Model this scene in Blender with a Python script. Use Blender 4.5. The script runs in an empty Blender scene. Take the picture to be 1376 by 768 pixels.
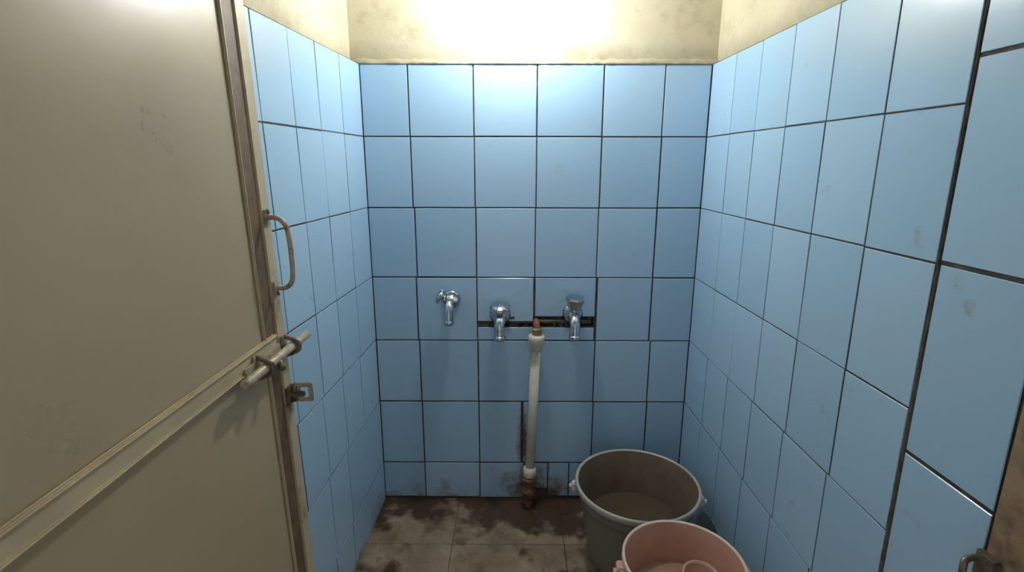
import bpy, bmesh, random
from math import *
from mathutils import Vector, Matrix
random.seed(4)
sc=bpy.context.scene
try:
    sc.view_settings.view_transform='Standard'
    sc.view_settings.look='None'
except Exception: pass

# ------------------------------------------------------------ materials
def newmat(name):
    m=bpy.data.materials.new(name); m.use_nodes=True
    nt=m.node_tree; b=nt.nodes['Principled BSDF']
    return m,nt,b
def N(nt,t,**k):
    n=nt.nodes.new(t)
    for a,v in k.items(): setattr(n,a,v)
    return n
def noise(nt,scale,detail=4,rough=.6,vec=None):
    n=N(nt,'ShaderNodeTexNoise'); n.inputs['Scale'].default_value=scale
    n.inputs['Detail'].default_value=detail; n.inputs['Roughness'].default_value=rough
    if vec is None:
        g=N(nt,'ShaderNodeNewGeometry'); vec=g.outputs['Position']
    nt.links.new(vec,n.inputs['Vector'])
    return n.outputs['Fac']
def ramp(nt,fac,stops):
    r=N(nt,'ShaderNodeValToRGB'); e=r.color_ramp.elements
    e[0].position=stops[0][0]; e[0].color=(*stops[0][1],1)
    e[1].position=stops[-1][0]; e[1].color=(*stops[-1][1],1)
    for p,c in stops[1:-1]:
        x=e.new(p); x.color=(*c,1)
    nt.links.new(fac,r.inputs['Fac']); return r.outputs['Color']
def mix(nt,fac,a,b,mode='MIX'):
    m=N(nt,'ShaderNodeMix',data_type='RGBA',blend_type=mode)
    for s,v in ((m.inputs[0],fac),(m.inputs[6],a),(m.inputs[7],b)):
        if hasattr(v,'is_output'): nt.links.new(v,s)
        elif isinstance(v,(int,float)): s.default_value=v
        else: s.default_value=(*v,1)
    return m.outputs[2]
def math_(nt,op,a,b=0,c=None):
    m=N(nt,'ShaderNodeMath',operation=op)
    for i,v in enumerate((a,b,c)):
        if v is None: continue
        if hasattr(v,'is_output'): nt.links.new(v,m.inputs[i])
        else: m.inputs[i].default_value=v
    return m.outputs[0]
def maprange(nt,v,a,b,c=0,d=1):
    m=N(nt,'ShaderNodeMapRange'); nt.links.new(v,m.inputs[0])
    for i,x in enumerate((a,b,c,d)): m.inputs[i+1].default_value=x
    return m.outputs[0]
def bump(nt,b,h,strength=.2,dist=.002):
    n=N(nt,'ShaderNodeBump'); n.inputs['Strength'].default_value=strength
    n.inputs['Distance'].default_value=dist
    nt.links.new(h,n.inputs['Height']); nt.links.new(n.outputs[0],b.inputs['Normal'])
def posz(nt):
    g=N(nt,'ShaderNodeNewGeometry'); s=N(nt,'ShaderNodeSeparateXYZ')
    nt.links.new(g.outputs['Position'],s.inputs[0]); return s.outputs
def near(nt,s,pt,rad,sx=1,sy=1,sz=1):
    """1 at pt, falling to 0 at distance rad (axes can be stretched)"""
    t=None
    for i,(p,k) in enumerate(zip(pt,(sx,sy,sz))):
        d=math_(nt,'MULTIPLY',math_(nt,'SUBTRACT',s[i],p),k); d=math_(nt,'MULTIPLY',d,d)
        t=d if t is None else math_(nt,'ADD',t,d)
    return maprange(nt,math_(nt,'SQRT',t),0,rad,1,0)

def simple(name,col,rough=.5,metal=0,var=.12,scale=25,dirt=None,dirtamt=.5,bmp=0,spec=.5):
    m,nt,b=newmat(name)
    n=noise(nt,scale)
    c=ramp(nt,n,[(.3,tuple(x*(1-var) for x in col)),(.7,tuple(min(1,x*(1+var)) for x in col))])
    if dirt:
        d=noise(nt,scale*.6,6,.7)
        c=mix(nt,maprange(nt,d,.62-.25*dirtamt,.7),c,dirt)
    nt.links.new(c,b.inputs['Base Color'])
    b.inputs['Roughness'].default_value=rough; b.inputs['Metallic'].default_value=metal
    b.inputs['Specular IOR Level'].default_value=spec
    if bmp: bump(nt,b,noise(nt,scale*3),bmp)
    return m

def tile_mat():
    m,nt,b=newmat('glazed_blue_tile')
    at=N(nt,'ShaderNodeAttribute'); at.attribute_name='var'
    sep=N(nt,'ShaderNodeSeparateColor'); nt.links.new(at.outputs['Color'],sep.inputs[0])
    c=ramp(nt,sep.outputs[0],[(0,(.33,.52,.69)),(1,(.38,.57,.74))])
    c=mix(nt,maprange(nt,noise(nt,2.2,2),.35,.75,0,.3),c,(.39,.55,.68))
    s=posz(nt)
    st=noise(nt,9,7,.72)
    low=maprange(nt,s[2],.16,.0,0,.22)
    pipe=math_(nt,'MULTIPLY',near(nt,s,(.07,0,.0),.34,1.2,1,1.1),.48)
    strip=math_(nt,'MULTIPLY',near(nt,s,(.040,0,.27),.27,6,1,1),.50)
    th=math_(nt,'ADD',st,math_(nt,'MAXIMUM',math_(nt,'MAXIMUM',low,pipe),strip))
    c=mix(nt,maprange(nt,th,.66,.80,0,.6),c,(.24,.17,.10))
    c=mix(nt,maprange(nt,th,.78,.93,0,.88),c,(.095,.048,.024))
    taps=math_(nt,'MULTIPLY',near(nt,s,(.09,0,.80),.32,1,1,1.8),.26)
    c=mix(nt,maprange(nt,math_(nt,'ADD',st,taps),.64,.82,0,.5),c,(.30,.26,.18))
    c=mix(nt,maprange(nt,noise(nt,26,5,.75),.70,.82,0,.3),c,(.30,.27,.19))
    nt.links.new(c,b.inputs['Base Color'])
    r=maprange(nt,noise(nt,5,2),.3,.7,.20,.25)
    nt.links.new(r,b.inputs['Roughness'])
    bump(nt,b,noise(nt,9,1),.15,.0015)
    return m
def grout_mat():
    m,nt,b=newmat('dirty_grout')
    c=ramp(nt,noise(nt,18,5,.7),[(.3,(.028,.024,.02)),(.55,(.065,.056,.046)),(.78,(.19,.17,.14))])
    nt.links.new(c,b.inputs['Base Color']); b.inputs['Roughness'].default_value=.9
    bump(nt,b,noise(nt,120),.5)
    return m
def plaster_mat(name,hi,lo,stn):
    m,nt,b=newmat(name)
    c=ramp(nt,noise(nt,3,6,.65),[(.3,lo),(.65,hi)])
    c=mix(nt,maprange(nt,noise(nt,7,8,.75),.52,.72,0,.6),c,stn)
    s=posz(nt)
    e=maprange(nt,math_(nt,'ADD',math_(nt,'MULTIPLY',noise(nt,20,6,.7),.08),s[2]),1.90,1.82,0,.6)
    c=mix(nt,e,c,(stn[0]*.8,stn[1]*.8,stn[2]*.75))
    nt.links.new(c,b.inputs['Base Color']); b.inputs['Roughness'].default_value=.75
    bump(nt,b,noise(nt,35,6),.35,.004)
    return m
def floor_mat():
    m,nt,b=newmat('wet_stained_floor')
    c=ramp(nt,noise(nt,5,7,.7),[(.3,(.17,.105,.06)),(.5,(.30,.215,.14)),(.68,(.42,.335,.24))])
    s=posz(nt)
    nr=maprange(nt,s[1],-.30,-.02,0,.20)
    pp=math_(nt,'MULTIPLY',near(nt,s,(.06,-.05,0),.35),.12)
    d=maprange(nt,math_(nt,'ADD',noise(nt,6,4,.55),math_(nt,'ADD',nr,pp)),.56,.66,0,.9)
    c=mix(nt,d,c,(.05,.024,.012))
    nt.links.new(c,b.inputs['Base Color'])
    r=maprange(nt,noise(nt,4,4),.35,.65,.10,.34)
    nt.links.new(r,b.inputs['Roughness'])
    bump(nt,b,noise(nt,40,5),.25,.002)
    return m
def door_mat():
    m,nt,b=newmat('door_sheet_paint')
    c=ramp(nt,noise(nt,2.5,4),[(.3,(.39,.315,.20)),(.7,(.425,.35,.23))])
    g=N(nt,'ShaderNodeNewGeometry'); mp_=N(nt,'ShaderNodeMapping'); mp_.inputs['Scale'].default_value=(1,5,1)
    mp_.inputs['Rotation'].default_value=(.35,0,0)
    nt.links.new(g.outputs['Position'],mp_.inputs[0])
    sc_=noise(nt,14,6,.8,mp_.outputs[0])
    c=mix(nt,maprange(nt,sc_,.66,.78,0,.25),c,(.22,.17,.10))
    nt.links.new(c,b.inputs['Base Color'])
    nt.links.new(maprange(nt,noise(nt,5,5),.3,.7,.26,.42),b.inputs['Roughness'])
    bump(nt,b,noise(nt,3.5,2),.25,.006)
    return m
M_tile=tile_mat(); M_grout=grout_mat()
M_plaster=plaster_mat('cream_plaster',(.60,.55,.39),(.48,.43,.29),(.28,.24,.15))
M_ceil=simple('ceiling_paint',(.60,.58,.48),.85)
M_floor=floor_mat()
M_mortar=simple('crumbled_mortar',(.065,.056,.042),.95,var=.6,scale=50,bmp=.6)
M_chrome=simple('chrome',(.56,.58,.60),.17,1,var=.10,scale=60,dirt=(.20,.17,.14),dirtamt=.4)
M_pvc=simple('aged_pvc',(.66,.62,.52),.4,var=.10,scale=14,dirt=(.36,.29,.19),dirtamt=.2)
M_rust=simple('rusty_brass',(.20,.10,.05),.75,.2,var=.5,scale=45,bmp=.5)
M_iron=simple('grimy_galvanised_pipe',(.12,.10,.085),.6,.4,var=.5,scale=45,bmp=.4)
M_brass=simple('tarnished_brass',(.38,.28,.14),.4,.8,var=.3,scale=50)
M_door=door_mat()
M_doorrail=simple('door_rail_paint',(.50,.41,.27),.38,var=.12,scale=12,dirt=(.20,.15,.09),dirtamt=.2)
M_doorbrown=simple('door_brown_primer',(.15,.092,.05),.55,var=.3,scale=20,dirt=(.07,.045,.03),dirtamt=.4)
M_hw=simple('painted_hardware',(.44,.38,.29),.4,.1,var=.2,scale=60,dirt=(.14,.09,.055),dirtamt=.35)
M_hwdark=simple('worn_steel',(.18,.14,.11),.4,.6,var=.4,scale=60)
M_bgrey=simple('grey_bucket_plastic',(.21,.19,.155),.38,var=.08,scale=8)
M_brim=simple('bucket_rim_plastic',(.44,.42,.37),.35,var=.08,scale=12)
M_bin=simple('bucket_inside_scum',(.18,.13,.09),.45,var=.2,scale=14)
M_pink=simple('pink_bucket_plastic',(.62,.38,.30),.38,var=.06,scale=8)
M_pinkrim=simple('pink_bucket_rim',(.72,.58,.50),.35,var=.08,scale=12)
M_pinkin=simple('pink_bucket_inside',(.60,.34,.25),.45,var=.12,scale=10)
M_mug=simple('mug_plastic',(.58,.36,.27),.35,var=.08,scale=12)
M_wood=simple('brown_frame_wood',(.27,.19,.115),.55,var=.3,scale=14,dirt=(.09,.055,.03),dirtamt=.35)
m,nt,b=newmat('bucket_water'); b.inputs['Base Color'].default_value=(.10,.075,.05,1)
b.inputs['Roughness'].default_value=.03; bump(nt,b,noise(nt,12,2),.12,.002); M_water=m
m,nt,b=newmat('pale_bucket_water'); b.inputs['Base Color'].default_value=(.42,.26,.19,1)
b.inputs['Roughness'].default_value=.04; bump(nt,b,noise(nt,12,2),.15,.002); M_water2=m
m,nt,b=newmat('bulb_glow'); b.inputs['Base Color'].default_value=(1,1,1,1)
b.inputs['Emission Color'].default_value=(.97,.985,1,1); b.inputs['Emission Strength'].default_value=370; M_bulb=m
M_white=simple('white_plastic',(.75,.75,.72),.4)

# ------------------------------------------------------------ mesh builder
class MB:
    def __init__(s): s.bm=bmesh.new(); s.mats=[]; s.col=s.bm.loops.layers.float_color.new('var')
    def mi(s,m):
        if m not in s.mats: s.mats.append(m)
        return s.mats.index(m)
    def face(s,vs,m,smooth=False,var=None):
        try: f=s.bm.faces.new(vs)
        except ValueError: return
        f.material_index=s.mi(m); f.smooth=smooth
        if var is not None:
            for l in f.loops: l[s.col]=(var,0,0,1)
        return f
    def quad(s,pts,m,var=None): return s.face([s.bm.verts.new(p) for p in pts],m,False,var)
    def grid(s,rings,m,closed=True,smooth=True,cap0=False,cap1=False):
        V=[[s.bm.verts.new(p) for p in r] for r in rings]; n=len(V[0])
        for i in range(len(V)-1):
            for j in range(n if closed else n-1):
                k=(j+1)%n
                s.face([V[i][j],V[i][k],V[i+1][k],V[i+1][j]],m,smooth)
        if cap0: s.face(V[0][::-1],m)
        if cap1: s.face(V[-1],m)
    def lathe(s,prof,m,o=(0,0,0),axis=(0,0,1),seg=32,cap0=True,cap1=True,smooth=True):
        q=Vector(axis).normalized().to_track_quat('Z','Y'); o=Vector(o)
        rings=[[o+q@Vector((r*cos(2*pi*j/seg),r*sin(2*pi*j/seg),z)) for j in range(seg)] for r,z in prof]
        s.grid(rings,m,True,smooth,cap0,cap1)
    def tube(s,path,r,m,seg=14,caps=True,smooth=True):
        P=[Vector(p) for p in path]; R=r if isinstance(r,(list,tuple)) else [r]*len(P)
        rings=[]; up=None
        for i,p in enumerate(P):
            t=(P[min(i+1,len(P)-1)]-P[max(i-1,0)]).normalized()
            if up is None:
                up=Vector((0,0,1)) if abs(t.z)<.9 else Vector((1,0,0))
            up=(up-t*up.dot(t)).normalized(); w=t.cross(up)
            rings.append([p+(up*cos(2*pi*j/seg)+w*sin(2*pi*j/seg))*R[i] for j in range(seg)])
        s.grid(rings,m,True,smooth,caps,caps)
    def box(s,c,sz,m,rot=None,bev=0):
        c=Vector(c); x,y,z=[a/2 for a in sz]; b=min(bev,x*.9,y*.9,z*.9)
        tmp=bmesh.new(); bmesh.ops.create_cube(tmp,size=1)
        for v in tmp.verts: v.co=Vector((v.co.x*sz[0],v.co.y*sz[1],v.co.z*sz[2]))
        if b>0: bmesh.ops.bevel(tmp,geom=tmp.edges[:],offset=b,segments=2,affect='EDGES')
        vm={}
        for v in tmp.verts:
            p=v.co.copy()
            if rot is not None: p=rot@p
            vm[v]=s.bm.verts.new(p+c)
        for f in tmp.faces: s.face([vm[v] for v in f.verts],m)
        tmp.free()
    def obj(s,name,parent=None,normals=True):
        if normals: bmesh.ops.recalc_face_normals(s.bm,faces=s.bm.faces[:])
        me=bpy.data.meshes.new(name); s.bm.to_mesh(me); s.bm.free()
        for m in s.mats: me.materials.append(m)
        o=bpy.data.objects.new(name,me); bpy.context.collection.objects.link(o)
        if parent: o.parent=parent
        return o
def smoothpath(pts,n=6):
    P=[Vector(p) for p in pts]; P=[P[0]*2-P[1]]+P+[P[-1]*2-P[-2]]; out=[]
    for i in range(1,len(P)-2):
        for k in range(n):
            t=k/n; a,b,c,d=P[i-1:i+3]
            out.append(.5*((2*b)+(c-a)*t+(2*a-5*b+4*c-d)*t*t+(3*b-a-3*c+d)*t**3))
    out.append(P[-2]); return out

# ------------------------------------------------------------ room dims (metres)
H=1.435
ZR=[H+z for z in (.348,.095,-.167,-.440,-.702,-.972,-1.257,-1.435)]
def XL(t,z): return -.562-.063*t-.029*(z-H)*t
def XR(t,z): return .714+.012*t-.006*(z-H)*t
CEIL=2.62; TEND=2.25

def tile(mb,mp,u0,u1,z0,z1,g=.0022,th=.005,mat=None):
    """mp(u,z,o)->world point, o = offset into the room"""
    mat=mat or M_tile
    j=lambda: random.uniform(-.0008,.0008)
    u0+=g+j();u1-=g+j();z0+=g+j();z1-=g+j()
    if u1-u0<.004 or z1-z0<.004: return
    c=.0012; var=random.random()
    du,dz=random.uniform(-.0009,.0009),random.uniform(-.0008,.0008)
    o=lambda a,b: du*(a-.5)+dz*(b-.5)
    A=[mp(u0,z0,-th),mp(u1,z0,-th),mp(u1,z1,-th),mp(u0,z1,-th)]
    B=[mp(u0,z0,-c+o(0,0)),mp(u1,z0,-c+o(1,0)),mp(u1,z1,-c+o(1,1)),mp(u0,z1,-c+o(0,1))]
    C=[mp(u0+c,z0+c,o(0,0)),mp(u1-c,z0+c,o(1,0)),mp(u1-c,z1-c,o(1,1)),mp(u0+c,z1-c,o(0,1))]
    A,B,C=[[mb.bm.verts.new(p) for p in q] for q in (A,B,C)]
    for i in range(4):
        k=(i+1)%4
        mb.face([A[i],A[k],B[k],B[i]],M_grout,False,var)
        mb.face([B[i],B[k],C[k],C[i]],mat,False,var)
    mb.face(C,mat,False,var)

# ---- back wall
mb=MB(); mp=lambda u,z,o: Vector((u,-o,z))
rowcols={0:[-.562,-.389,-.150,.083,.325,.546,.714],
 1:[-.562,-.388,-.150,.083,.326,.547,.714],
 2:[-.562,-.382,-.148,.082,.324,.548,.714],
 3:[-.562,-.388,-.148,.083,.330,.548,.714],
 4:[-.562,-.384,-.146,.085,.330,.556,.714],
 5:[-.562,-.384,-.146,.040,.333,.558,.714],
 6:[-.562,-.384,-.146,.045,.150,.240,.333,.560,.714]}
for r in range(7):
    cs=rowcols[r]; z1,z0=ZR[r],ZR[r+1]
    for i in range(len(cs)-1):
        if r==3 and i in (2,3):
            tile(mb,mp,cs[i],cs[i+1]-.004,.833 if i==3 else .812,z1)
            tile(mb,mp,cs[i],cs[i+1]-.004,z0,.790)
        elif r==6 and cs[i]==.045: tile(mb,mp,cs[i],cs[i+1],z0+.05,z1,g=.004)
        elif r==6: tile(mb,mp,cs[i],cs[i+1],z0+random.uniform(.002,.014),z1,g=.0027)
        elif r==5 and cs[i]==-.146: tile(mb,mp,cs[i],cs[i+1]-.008,z0,z1,g=.0027)
        else: tile(mb,mp,cs[i],cs[i+1],z0,z1,g=.0027)
def backing(mb,mp,u0,u1,z0,z1,off,m,nu=1,nz=1,th=.08):
    for i in range(nu):
        for k in range(nz):
            a,b=u0+(u1-u0)*i/nu,u0+(u1-u0)*(i+1)/nu
            c,d=z0+(z1-z0)*k/nz,z0+(z1-z0)*(k+1)/nz
            mb.quad([mp(a,c,off),mp(b,c,off),mp(b,d,off),mp(a,d,off)],m)
    P=[mp(u0,z0,off),mp(u1,z0,off),mp(u1,z1,off),mp(u0,z1,off)]
    Q=[mp(u0,z0,-th),mp(u1,z0,-th),mp(u1,z1,-th),mp(u0,z1,-th)]
    for i in range(4):
        k=(i+1)%4; mb.quad([P[i],Q[i],Q[k],P[k]],m)
    mb.quad(Q[::-1],m)
for a in ((-.60,-.148,-.02,ZR[0]),(.322,.76,-.02,ZR[0]),(-.148,.322,-.02,.792),(-.148,.322,.832,ZR[0]),(-.148,-.04,.792,.832)):
    mb.quad([mp(a[0],a[2],-.0022),mp(a[1],a[2],-.0022),mp(a[1],a[3],-.0022),mp(a[0],a[3],-.0022)],M_grout)
backing(mb,mp,-.75,.85,-.05,CEIL,-.022,M_mortar,th=.12)
for z in (.792,.832): mb.quad([mp(-.04,z,-.0022),mp(.322,z,-.0022),mp(.322,z,-.022),mp(-.04,z,-.022)],M_mortar)
NX=24
mb.grid([[Vector((-.66+1.46*i/NX,.010,z)) for i in range(NX+1)] for z in (ZR[0]-.004,2.0,2.3,CEIL)],M_plaster,closed=False)
pr=[]
for i in range(90):
    x=-.60+1.33*i/89; w=random.uniform(.003,.010)
    pr.append([Vector((x,.010,ZR[0]-.004)),Vector((x,-.001-w*.3,ZR[0]-.002)),Vector((x,-.001-w*.4,ZR[0]+w*.6)),Vector((x,.011,ZR[0]+w+.012))])
mb.grid(pr,M_plaster,closed=False)
mb.obj('wall_back',normals=False)

# ---- left wall
mb=MB(); mpl=lambda u,z,o: Vector((XL(u,z)+o,-u,z))
tl=[0,.184,.362,.525,.696,.87,1.045,1.22,1.395,1.57,1.745,1.92,2.095,2.25]
for r in range(7):
    sh=0 if r<4 else .012*(r-3)
    for i in range(len(tl)-1):
        a=tl[i]+(sh if i else 0); b=tl[i+1]+(sh if i<len(tl)-2 else 0)
        tile(mb,mpl,a,b,ZR[r+1],ZR[r],g=.0017)
backing(mb,mpl,-.05,TEND,-.05,ZR[0],-.0018,M_grout,12,8)
mpl2=lambda u,z,o: Vector((XL(u,z)-.034+o,-u,z))
backing(mb,mpl2,-.05,TEND,ZR[0]-.02,CEIL,0,M_plaster,12,4)
mb.obj('wall_left',normals=False)

# ---- right wall
mb=MB(); mpr=lambda u,z,o: Vector((XR(u,z)-o,-u,z))
tr=[0,.203,.381,.558,.739,.933,1.114]
for r in range(7):
    sh=0 if r<4 else -.01*(r-3)
    for i in range(len(tr)-1):
        a=tr[i]+(sh if i else 0); b=tr[i+1]+(sh if i<len(tr)-2 else 0)
        if i==len(tr)-2: b+=.004
        tile(mb,mpr,a,b,ZR[r+1],ZR[r],g=.0017)
backing(mb,mpr,-.05,1.32,-.05,ZR[0],-.0022,M_grout,12,8)
zs=[-.02,.20,.557,.914,1.271,1.60,ZR[0]+.0]
for a,b in zip(zs[:-1],zs[1:]): tile(mb,mpr,1.124,1.31,a,b,g=.0036)
# crumbled joint between the two, wider lower down
pr=[]
for i in range(140):
    z=ZR[0]*i/139; k=.0022+.0058*min(1,max(0,(1.36-z)/.45)); c=1.1225
    w=random.uniform(-.002,.002); q=random.uniform(-.0015,.0015)
    pr.append([mpr(c-k+w,z,-.002),mpr(c-k*.4+q,z,.0008),mpr(c+k*.4,z,.0012),mpr(c+k+q*1.5,z,-.002)])
mb.grid(pr,M_mortar,closed=False)
mpr2=lambda u,z,o: Vector((XR(u,z)+.018-o,-u,z))
backing(mb,mpr2,-.05,1.32,ZR[0]-.02,CEIL,0,M_plaster,12,4)
mb.obj('wall_right',normals=False)
mb=MB(); mb.box((.80,-1.94,CEIL/2),(.12,.62,CEIL),M_plaster); mb.obj('wall_right_outer')

# ---- floor, ceiling
mb=MB(); mpf=lambda u,v,o: Vector((u,v,o))
ux=[-.66,-.236,.196,.625,.80]; vy=[-2.3,-2.0,-1.57,-1.14,-.71,-.28,.03]
for a,b in zip(ux[:-1],ux[1:]):
    for c,d in zip(vy[:-1],vy[1:]): tile(mb,mpf,a,b,c,d,g=.0013,th=.004,mat=M_floor)
mb.quad([(-.9,-2.3,-.0015),(.9,-2.3,-.0015),(.9,.1,-.0015),(-.9,.1,-.0015)],M_grout)
mb.box((0,-1.1,-.06),(1.8,2.4,.1),M_grout)
mb.obj('floor')
mb=MB(); mb.box((0,-1.1,CEIL+.04),(1.8,2.45,.08),M_ceil); mb.obj('ceiling')

# ------------------------------------------------------------ door frame
mb=MB()
mb.box((.768,-1.47,1.06),(.10,.30,2.12),M_wood,bev=.006)
mb.box((-.69,-1.70,1.06),(.06,.12,2.12),M_wood,bev=.006)
mb.box((.03,-1.70,2.15),(1.5,.12,.07),M_wood,bev=.006)
mb.box((.714,-1.335,.83),(.012,.035,.07),M_hwdark,bev=.003)
mb.tube(smoothpath([(.712,-1.32,.85),(.69,-1.325,.848),(.684,-1.33,.832),(.69,-1.325,.815),(.712,-1.32,.812)]),.005,M_hwdark)
mb.obj('door_frame')

# ------------------------------------------------------------ door leaf
door=bpy.data.objects.new('door_1',None); bpy.context.collection.objects.link(door)
DZ=1.1
def part(name,fn):
    mb=MB(); fn(mb); return mb.obj(name,door)
L=.76; zb=.03-DZ; zt=2.02-DZ
def leaf(mb):
    mb.box((-.017,-L/2,(zb+zt)/2),(.030,L,zt-zb),M_door,bev=.002)
    mb.box((.0005,-.019,(zb+zt)/2),(.010,.038,zt-zb),M_doorrail,bev=.002)
    mb.box((-.001,-.062,(zb+zt)/2),(.004,.046,zt-zb),M_doorbrown,bev=.001)
    mb.box((.001,-.087,(zb+zt)/2),(.007,.006,zt-zb),M_doorrail,bev=.002)
    mb.box((.0005,-L+.02,(zb+zt)/2),(.009,.04,zt-zb),M_doorrail,bev=.002)
    for z in (zb+.02,zt-.02): mb.box((.0005,-L/2,z),(.009,L,.04),M_doorrail,bev=.002)
def rail(mb):
    mb.box((.002,-L/2-.02,-.048),(.010,L-.05,.038),M_doorrail,bev=.003)
    for z in (-.032,-.064): mb.box((.007,-L/2-.02,z),(.008,L-.05,.006),M_doorrail,bev=.0025)
def handle(mb):
    for z in (.222,.068):
        mb.box((.008,-.022,z),(.006,.022,.034),M_hw,bev=.002)
        mb.lathe([(.005,0),(.0055,.003),(.002,.005)],M_hwdark,(.010,-.022,z+(.012 if z>.1 else -.012)),(1,0,0),12)
    mb.tube(smoothpath([(.008,-.022,.222),(.030,-.022,.220),(.045,-.022,.205),(.050,-.022,.175),(.050,-.022,.115),(.046,-.022,.085),(.032,-.022,.070),(.008,-.022,.068)]),.0055,M_hw)
def bolt(mb):
    z=-.066
    mb.box((.011,-.12,z),(.004,.15,.030),M_hw,bev=.001)
    mb.tube([(.028,-.235,z),(.028,-.232,z),(.028,.062,z),(.028,.066,z)],[.007,.0095,.0095,.007],M_hw,18)
    for y in (-.150,-.020):
        mb.tube(smoothpath([(.010,y,z-.022),(.024,y,z-.018),(.040,y,z-.010),(.043,y,z),(.040,y,z+.010),(.024,y,z+.018),(.010,y,z+.022)]),.005,M_hwdark)
        mb.box((.010,y,z),(.006,.022,.054),M_hw,bev=.002)
    mb.lathe([(.006,0),(.006,.014),(.008,.018),(.008,.024),(.004,.027)],M_hwdark,(.030,-.10,z),(.35,0,-1),14)
def hasp(mb):
    z=-.185
    mb.box((.008,-.022,z),(.006,.032,.046),M_hwdark,bev=.002)
    mb.tube([(.014,-.010,z-.02),(.014,-.010,z+.02)],.006,M_hwdark)
    x0,x1=.010,.056; t=.011
    for zz in (z-.018,z+.018): mb.box(((x0+x1)/2,-.006,zz),(x1-x0,.006,t),M_hw,bev=.002)
    for xx in (x0+.012,x1-.005): mb.box((xx,-.006,z),(t,.006,.036),M_hw,bev=.002)
    mb.box((.024,-.016,z),(.034,.010,.012),M_hwdark,bev=.002)
def hinges(mb):
    for z in (-.8,0,.7): mb.tube([(-.005,-L-.006,z-.05),(-.005,-L-.006,z+.05)],.008,M_hwdark)
part('leaf',leaf);part('mid_rail',rail);part('pull_handle',handle);part('slide_bolt',bolt);part('hasp',hasp);part('hinges',hinges)
door.location=(-.527,-.88,DZ); door.rotation_euler=(0,-.0214,0)

# ------------------------------------------------------------ taps
def tap(name,X,Z,kind,S=1.0):
    mb=MB()
    def L_(prof,o,ax,seg=20,smooth=True): mb.lathe([(r*S,z*S) for r,z in prof],M_chrome,o,ax,seg,smooth=smooth)
    L_([(.004,0),(.031,0),(.032,.004),(.026,.010),(.017,.014),(.014,.018)],(X,0,Z),(0,-1,0),28)
    mb.tube([(X,-.01,Z),(X,-.03,Z),(X,-.036,Z),(X,-.062,Z),(X,-.070,Z)],[.013*S,.013*S,.018*S,.019*S,.012*S],M_chrome,20)
    e=.070
    mb.tube(smoothpath([(X,-.050,Z),(X,-.074,Z-.004),(X,-.092,Z-.022),(X,-.098,Z-.045),(X,-.099,Z-e)]),
            [.0165*S]*6+[.016*S]*6+[.0155*S]*6+[.015*S]*6+[.015*S],M_chrome,18)
    L_([(.015,0),(.0175,.003),(.0175,.012),(.015,.014)],(X,-.099,Z-e-.008),(0,0,1))
    ax={'lever':Vector((-.75,-.1,.45)),'knob':Vector((0,-.25,1)),'wedge':Vector((.05,-.12,1))}[kind].normalized()
    o=Vector((X,-.050,Z))
    L_([(.013,0),(.013,.016),(.016,.018),(.016,.026),(.009,.028),(.009,.034)],o,ax)
    h=o+ax*.030*S
    if kind=='lever':
        L_([(.010,0),(.020,.003),(.022,.010),(.018,.017),(.006,.020)],h,ax)
        L_([(.012,0),(.024,.004),(.026,.012),(.018,.020),(.004,.022)],Vector((X+.008,-.052,Z+.006)),Vector((.35,-.5,.8)))
        side=ax.cross(Vector((0,1,0))).normalized()
        for a in range(4):
            d=Matrix.Rotation(a*pi/2+.4,3,ax)@side
            mb.tube([h+ax*.01+d*.012,h+ax*.011+d*.026,h+ax*.011+d*.030],[.006,.007,.003],M_chrome,10)
    elif kind=='knob':
        L_([(.012,0),(.026,.002),(.030,.008),(.028,.015),(.018,.019),(.004,.021)],h-ax*.008,ax,14,False)
    else:
        L_([(.013,0),(.020,.006),(.029,.036),(.027,.042),(.006,.043)],h-ax*.012,ax,7,False)
    return mb.obj(name)
tap('water_tap',-.250,.908,'lever',1.15)
tap('water_tap.001',-.055,.846,'knob',1.35)
tap('water_tap.002',.235,.850,'wedge',1.3)

# ------------------------------------------------------------ pipe
mb=MB()
y0=-.052; top=Vector((.090,y0,.775)); bot=Vector((.062,y0,.0)); ax=(bot-top).normalized()
at=lambda z: top+(bot-top)*((top.z-z)/top.z)
mb.tube([at(.735),at(.15)],.0195,M_pvc,24)
mb.lathe([(.021,0),(.031,.002),(.033,.010),(.033,.034),(.027,.038),(.026,.062),(.020,.066)],M_pvc,at(.775),ax,28)
mb.lathe([(.014,0),(.022,.004),(.022,.020),(.018,.024),(.018,.034)],M_brass,at(.803),ax,6,smooth=False)
mb.tube(smoothpath([at(.79),Vector((.090,-.035,.812)),Vector((.090,-.005,.814)),Vector((.090,.02,.814))]),.013,M_rust,14)
mb.lathe([(.020,0),(.027,.003),(.027,.040),(.021,.044)],M_pvc,at(.19),ax,24)
mb.lathe([(.020,0),(.030,.004),(.031,.018),(.024,.024),(.022,.052),(.029,.058),(.030,.078),(.022,.084),(.022,.104)],M_rust,at(.145),ax,16)
mb.lathe([(.019,0),(.019,.05)],M_rust,at(.05),ax,16)
mb.obj('water_pipe')
mb=MB(); mb.tube([(-.05,.010,.812),(.31,.010,.812)],.010,M_iron,12)
for i in range(60):
    x=random.uniform(-.03,.315); z=random.choice([.797,.800,.826,.829])+random.uniform(-.004,.004)
    s=random.uniform(.004,.012)
    mb.box((x,.010+random.uniform(-.006,.004),z),(s*1.8,s,s),M_mortar,rot=Matrix.Rotation(random.uniform(0,3),3,'Y'))
mb.obj('feed_pipe')

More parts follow.
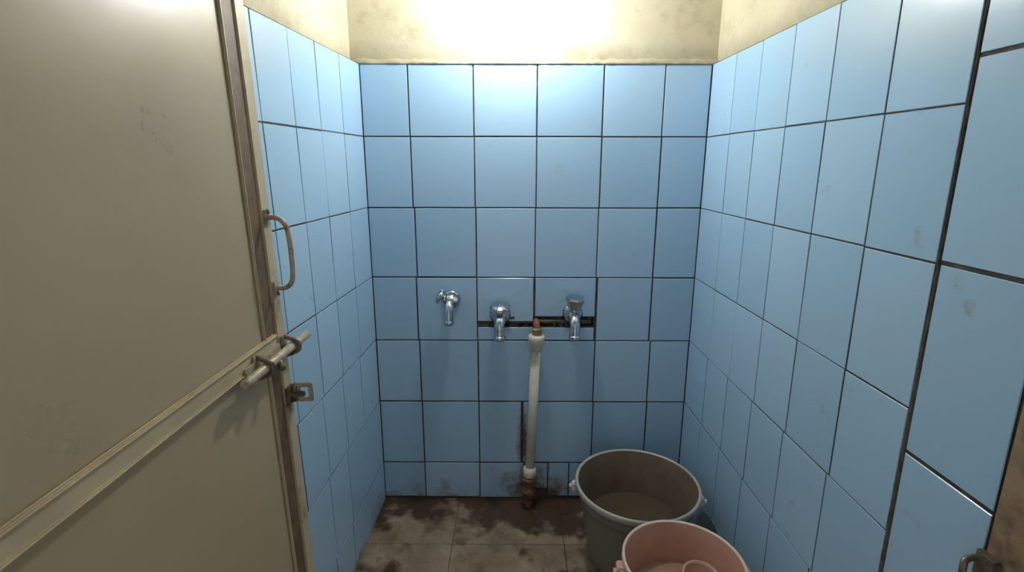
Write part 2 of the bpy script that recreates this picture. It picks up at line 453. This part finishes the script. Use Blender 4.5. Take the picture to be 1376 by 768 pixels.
# ------------------------------------------------------------ buckets
def bucket(name,loc,R,r0,Hh,mo,mr,mi_):
    e=bpy.data.objects.new(name,None); bpy.context.collection.objects.link(e); e.location=loc
    mb=MB(); t=.0035
    rr=lambda z: r0+(R*.955-r0)*z/Hh
    out=[(r0*.9,.0),(r0,.006)]+[(rr(z*Hh),z*Hh) for z in (.1,.25,.4,.55,.7,.80)]
    out+=[(rr(.80*Hh)+.004,.805*Hh),(rr(.84*Hh)+.004,.84*Hh),(rr(.845*Hh),.845*Hh),(rr(.93*Hh),.93*Hh)]
    mb.lathe(out,mo,seg=64,cap1=False)
    mb.lathe([(rr(.93*Hh),.93*Hh),(R*.985,.932*Hh),(R*1.0,.945*Hh),(R*1.0,.985*Hh),(R*.99,Hh),(R*.965,Hh),(R*.95,.99*Hh)],mr,seg=64,cap0=False,cap1=False)
    mb.lathe([(R*.95,.99*Hh),(rr(.9*Hh)-t,.9*Hh),(rr(.5*Hh)-t,.5*Hh),(rr(.1*Hh)-t,.1*Hh),(r0-.01,.012)],mi_,seg=64,cap0=False,cap1=True)
    mb.obj('shell',e)
    return e,rr
def water(parent,r,z,m):
    mb=MB(); mb.lathe([(r,z),(r*.5,z+.0005),(.001,z+.0005)],m,seg=48,cap0=False,cap1=True); mb.obj('water',parent)
def bail(parent,R,zE,a0,drop,mat_ear,mat_w,side,k_=1.0):
    mb=MB(); pts=[]
    e0=Vector((cos(a0),sin(a0),0)); e1=-e0; nrm=Vector((-sin(a0),cos(a0),0))*side
    for e in (e0,e1):
        c=e*(R+.004)+Vector((0,0,zE))
        q=e.to_track_quat('X','Z').to_matrix()
        mb.box(c,(.016*k_,.026*k_,.034*k_),mat_ear,rot=q,bev=.004)
        mb.lathe([(.007*k_,0),(.007*k_,.010),(.004*k_,.012)],mat_ear,c+e*.006*k_,e,14)
    for k in range(33):
        a=pi*k/32; rad=R+.012*k_
        pts.append(e0*cos(a)*rad+nrm*sin(a)*rad+Vector((0,0,zE-.006-sin(a)*drop)))
    mb.tube(pts,.0026,mat_w,10)
    mb.obj('bail_handle',parent)
b1,rr1=bucket('plastic_bucket',(.4456,-.345,.001),.2214,.160,.319,M_bgrey,M_brim,M_bin)
water(b1,rr1(.15)-.004,.15,M_water)
bail(b1,.2214,.272,2.95,.05,M_white,M_brim,-1)
b2,rr2=bucket('plastic_bucket.001',(.480,-.757,.001),.170,.122,.349,M_pink,M_pinkrim,M_pinkin)
bail(b2,.170,.300,3.10,.03,M_pink,M_hwdark,1,1.5)
water(b2,rr2(.22)-.004,.22,M_water2)
# bathing mug floating in the small bucket
mb=MB(); o=Vector((.520,-.762,.196)); A=Vector((.10,-.12,1))
mb.lathe([(.036,0),(.042,.004),(.052,.105),(.056,.108),(.056,.116),(.051,.117),(.048,.108),(.039,.008),(.002,.006)],M_mug,o,A,36)
q=A.normalized().to_track_quat('Z','Y')
mb.tube(smoothpath([o+q@Vector(p) for p in ((-.049,0,.098),(-.074,0,.100),(-.080,0,.082),(-.077,0,.050),(-.070,0,.036))]),.008,M_mug,12)
mb.obj('bathing_mug')

# ------------------------------------------------------------ lamp above the tiles
mb=MB(); LZ=2.04; LY=-.22
mb.lathe([(.035,0),(.035,.012),(.022,.016)],M_white,(0,.010,LZ+.10),(0,-1,0),24)
mb.tube(smoothpath([(0,0,LZ+.10),(0,-.10,LZ+.12),(0,LY+.02,LZ+.12),(0,LY,LZ+.10)]),.009,M_white)
mb.lathe([(.020,.105),(.024,.10),(.024,.055),(.020,.050)],M_white,(0,LY,LZ),(0,0,1),24)
mb.lathe([(.018,.052),(.026,.040),(.036,.020),(.040,0),(.036,-.020),(.024,-.034),(.008,-.041)],M_bulb,(0,LY,LZ),(0,0,1),24)
mb.obj('light_bulb')

# ------------------------------------------------------------ world + camera
w=bpy.data.worlds.new('World'); sc.world=w; w.use_nodes=True
w.node_tree.nodes['Background'].inputs[0].default_value=(.95,.95,1,1)
w.node_tree.nodes['Background'].inputs[1].default_value=.46
cam=bpy.data.cameras.new('camera'); co=bpy.data.objects.new('camera',cam); bpy.context.collection.objects.link(co)
cam.sensor_fit='HORIZONTAL'; cam.sensor_width=36; cam.lens=36*695.7/1376; cam.clip_start=.02
co.rotation_mode='XYZ'
co.matrix_world=Matrix.Translation((0,-2,H))@Matrix.Rotation(.004,4,'Z')@Matrix.Rotation(pi/2-.233,4,'X')@Matrix.Rotation(.002,4,'Z')
sc.camera=co
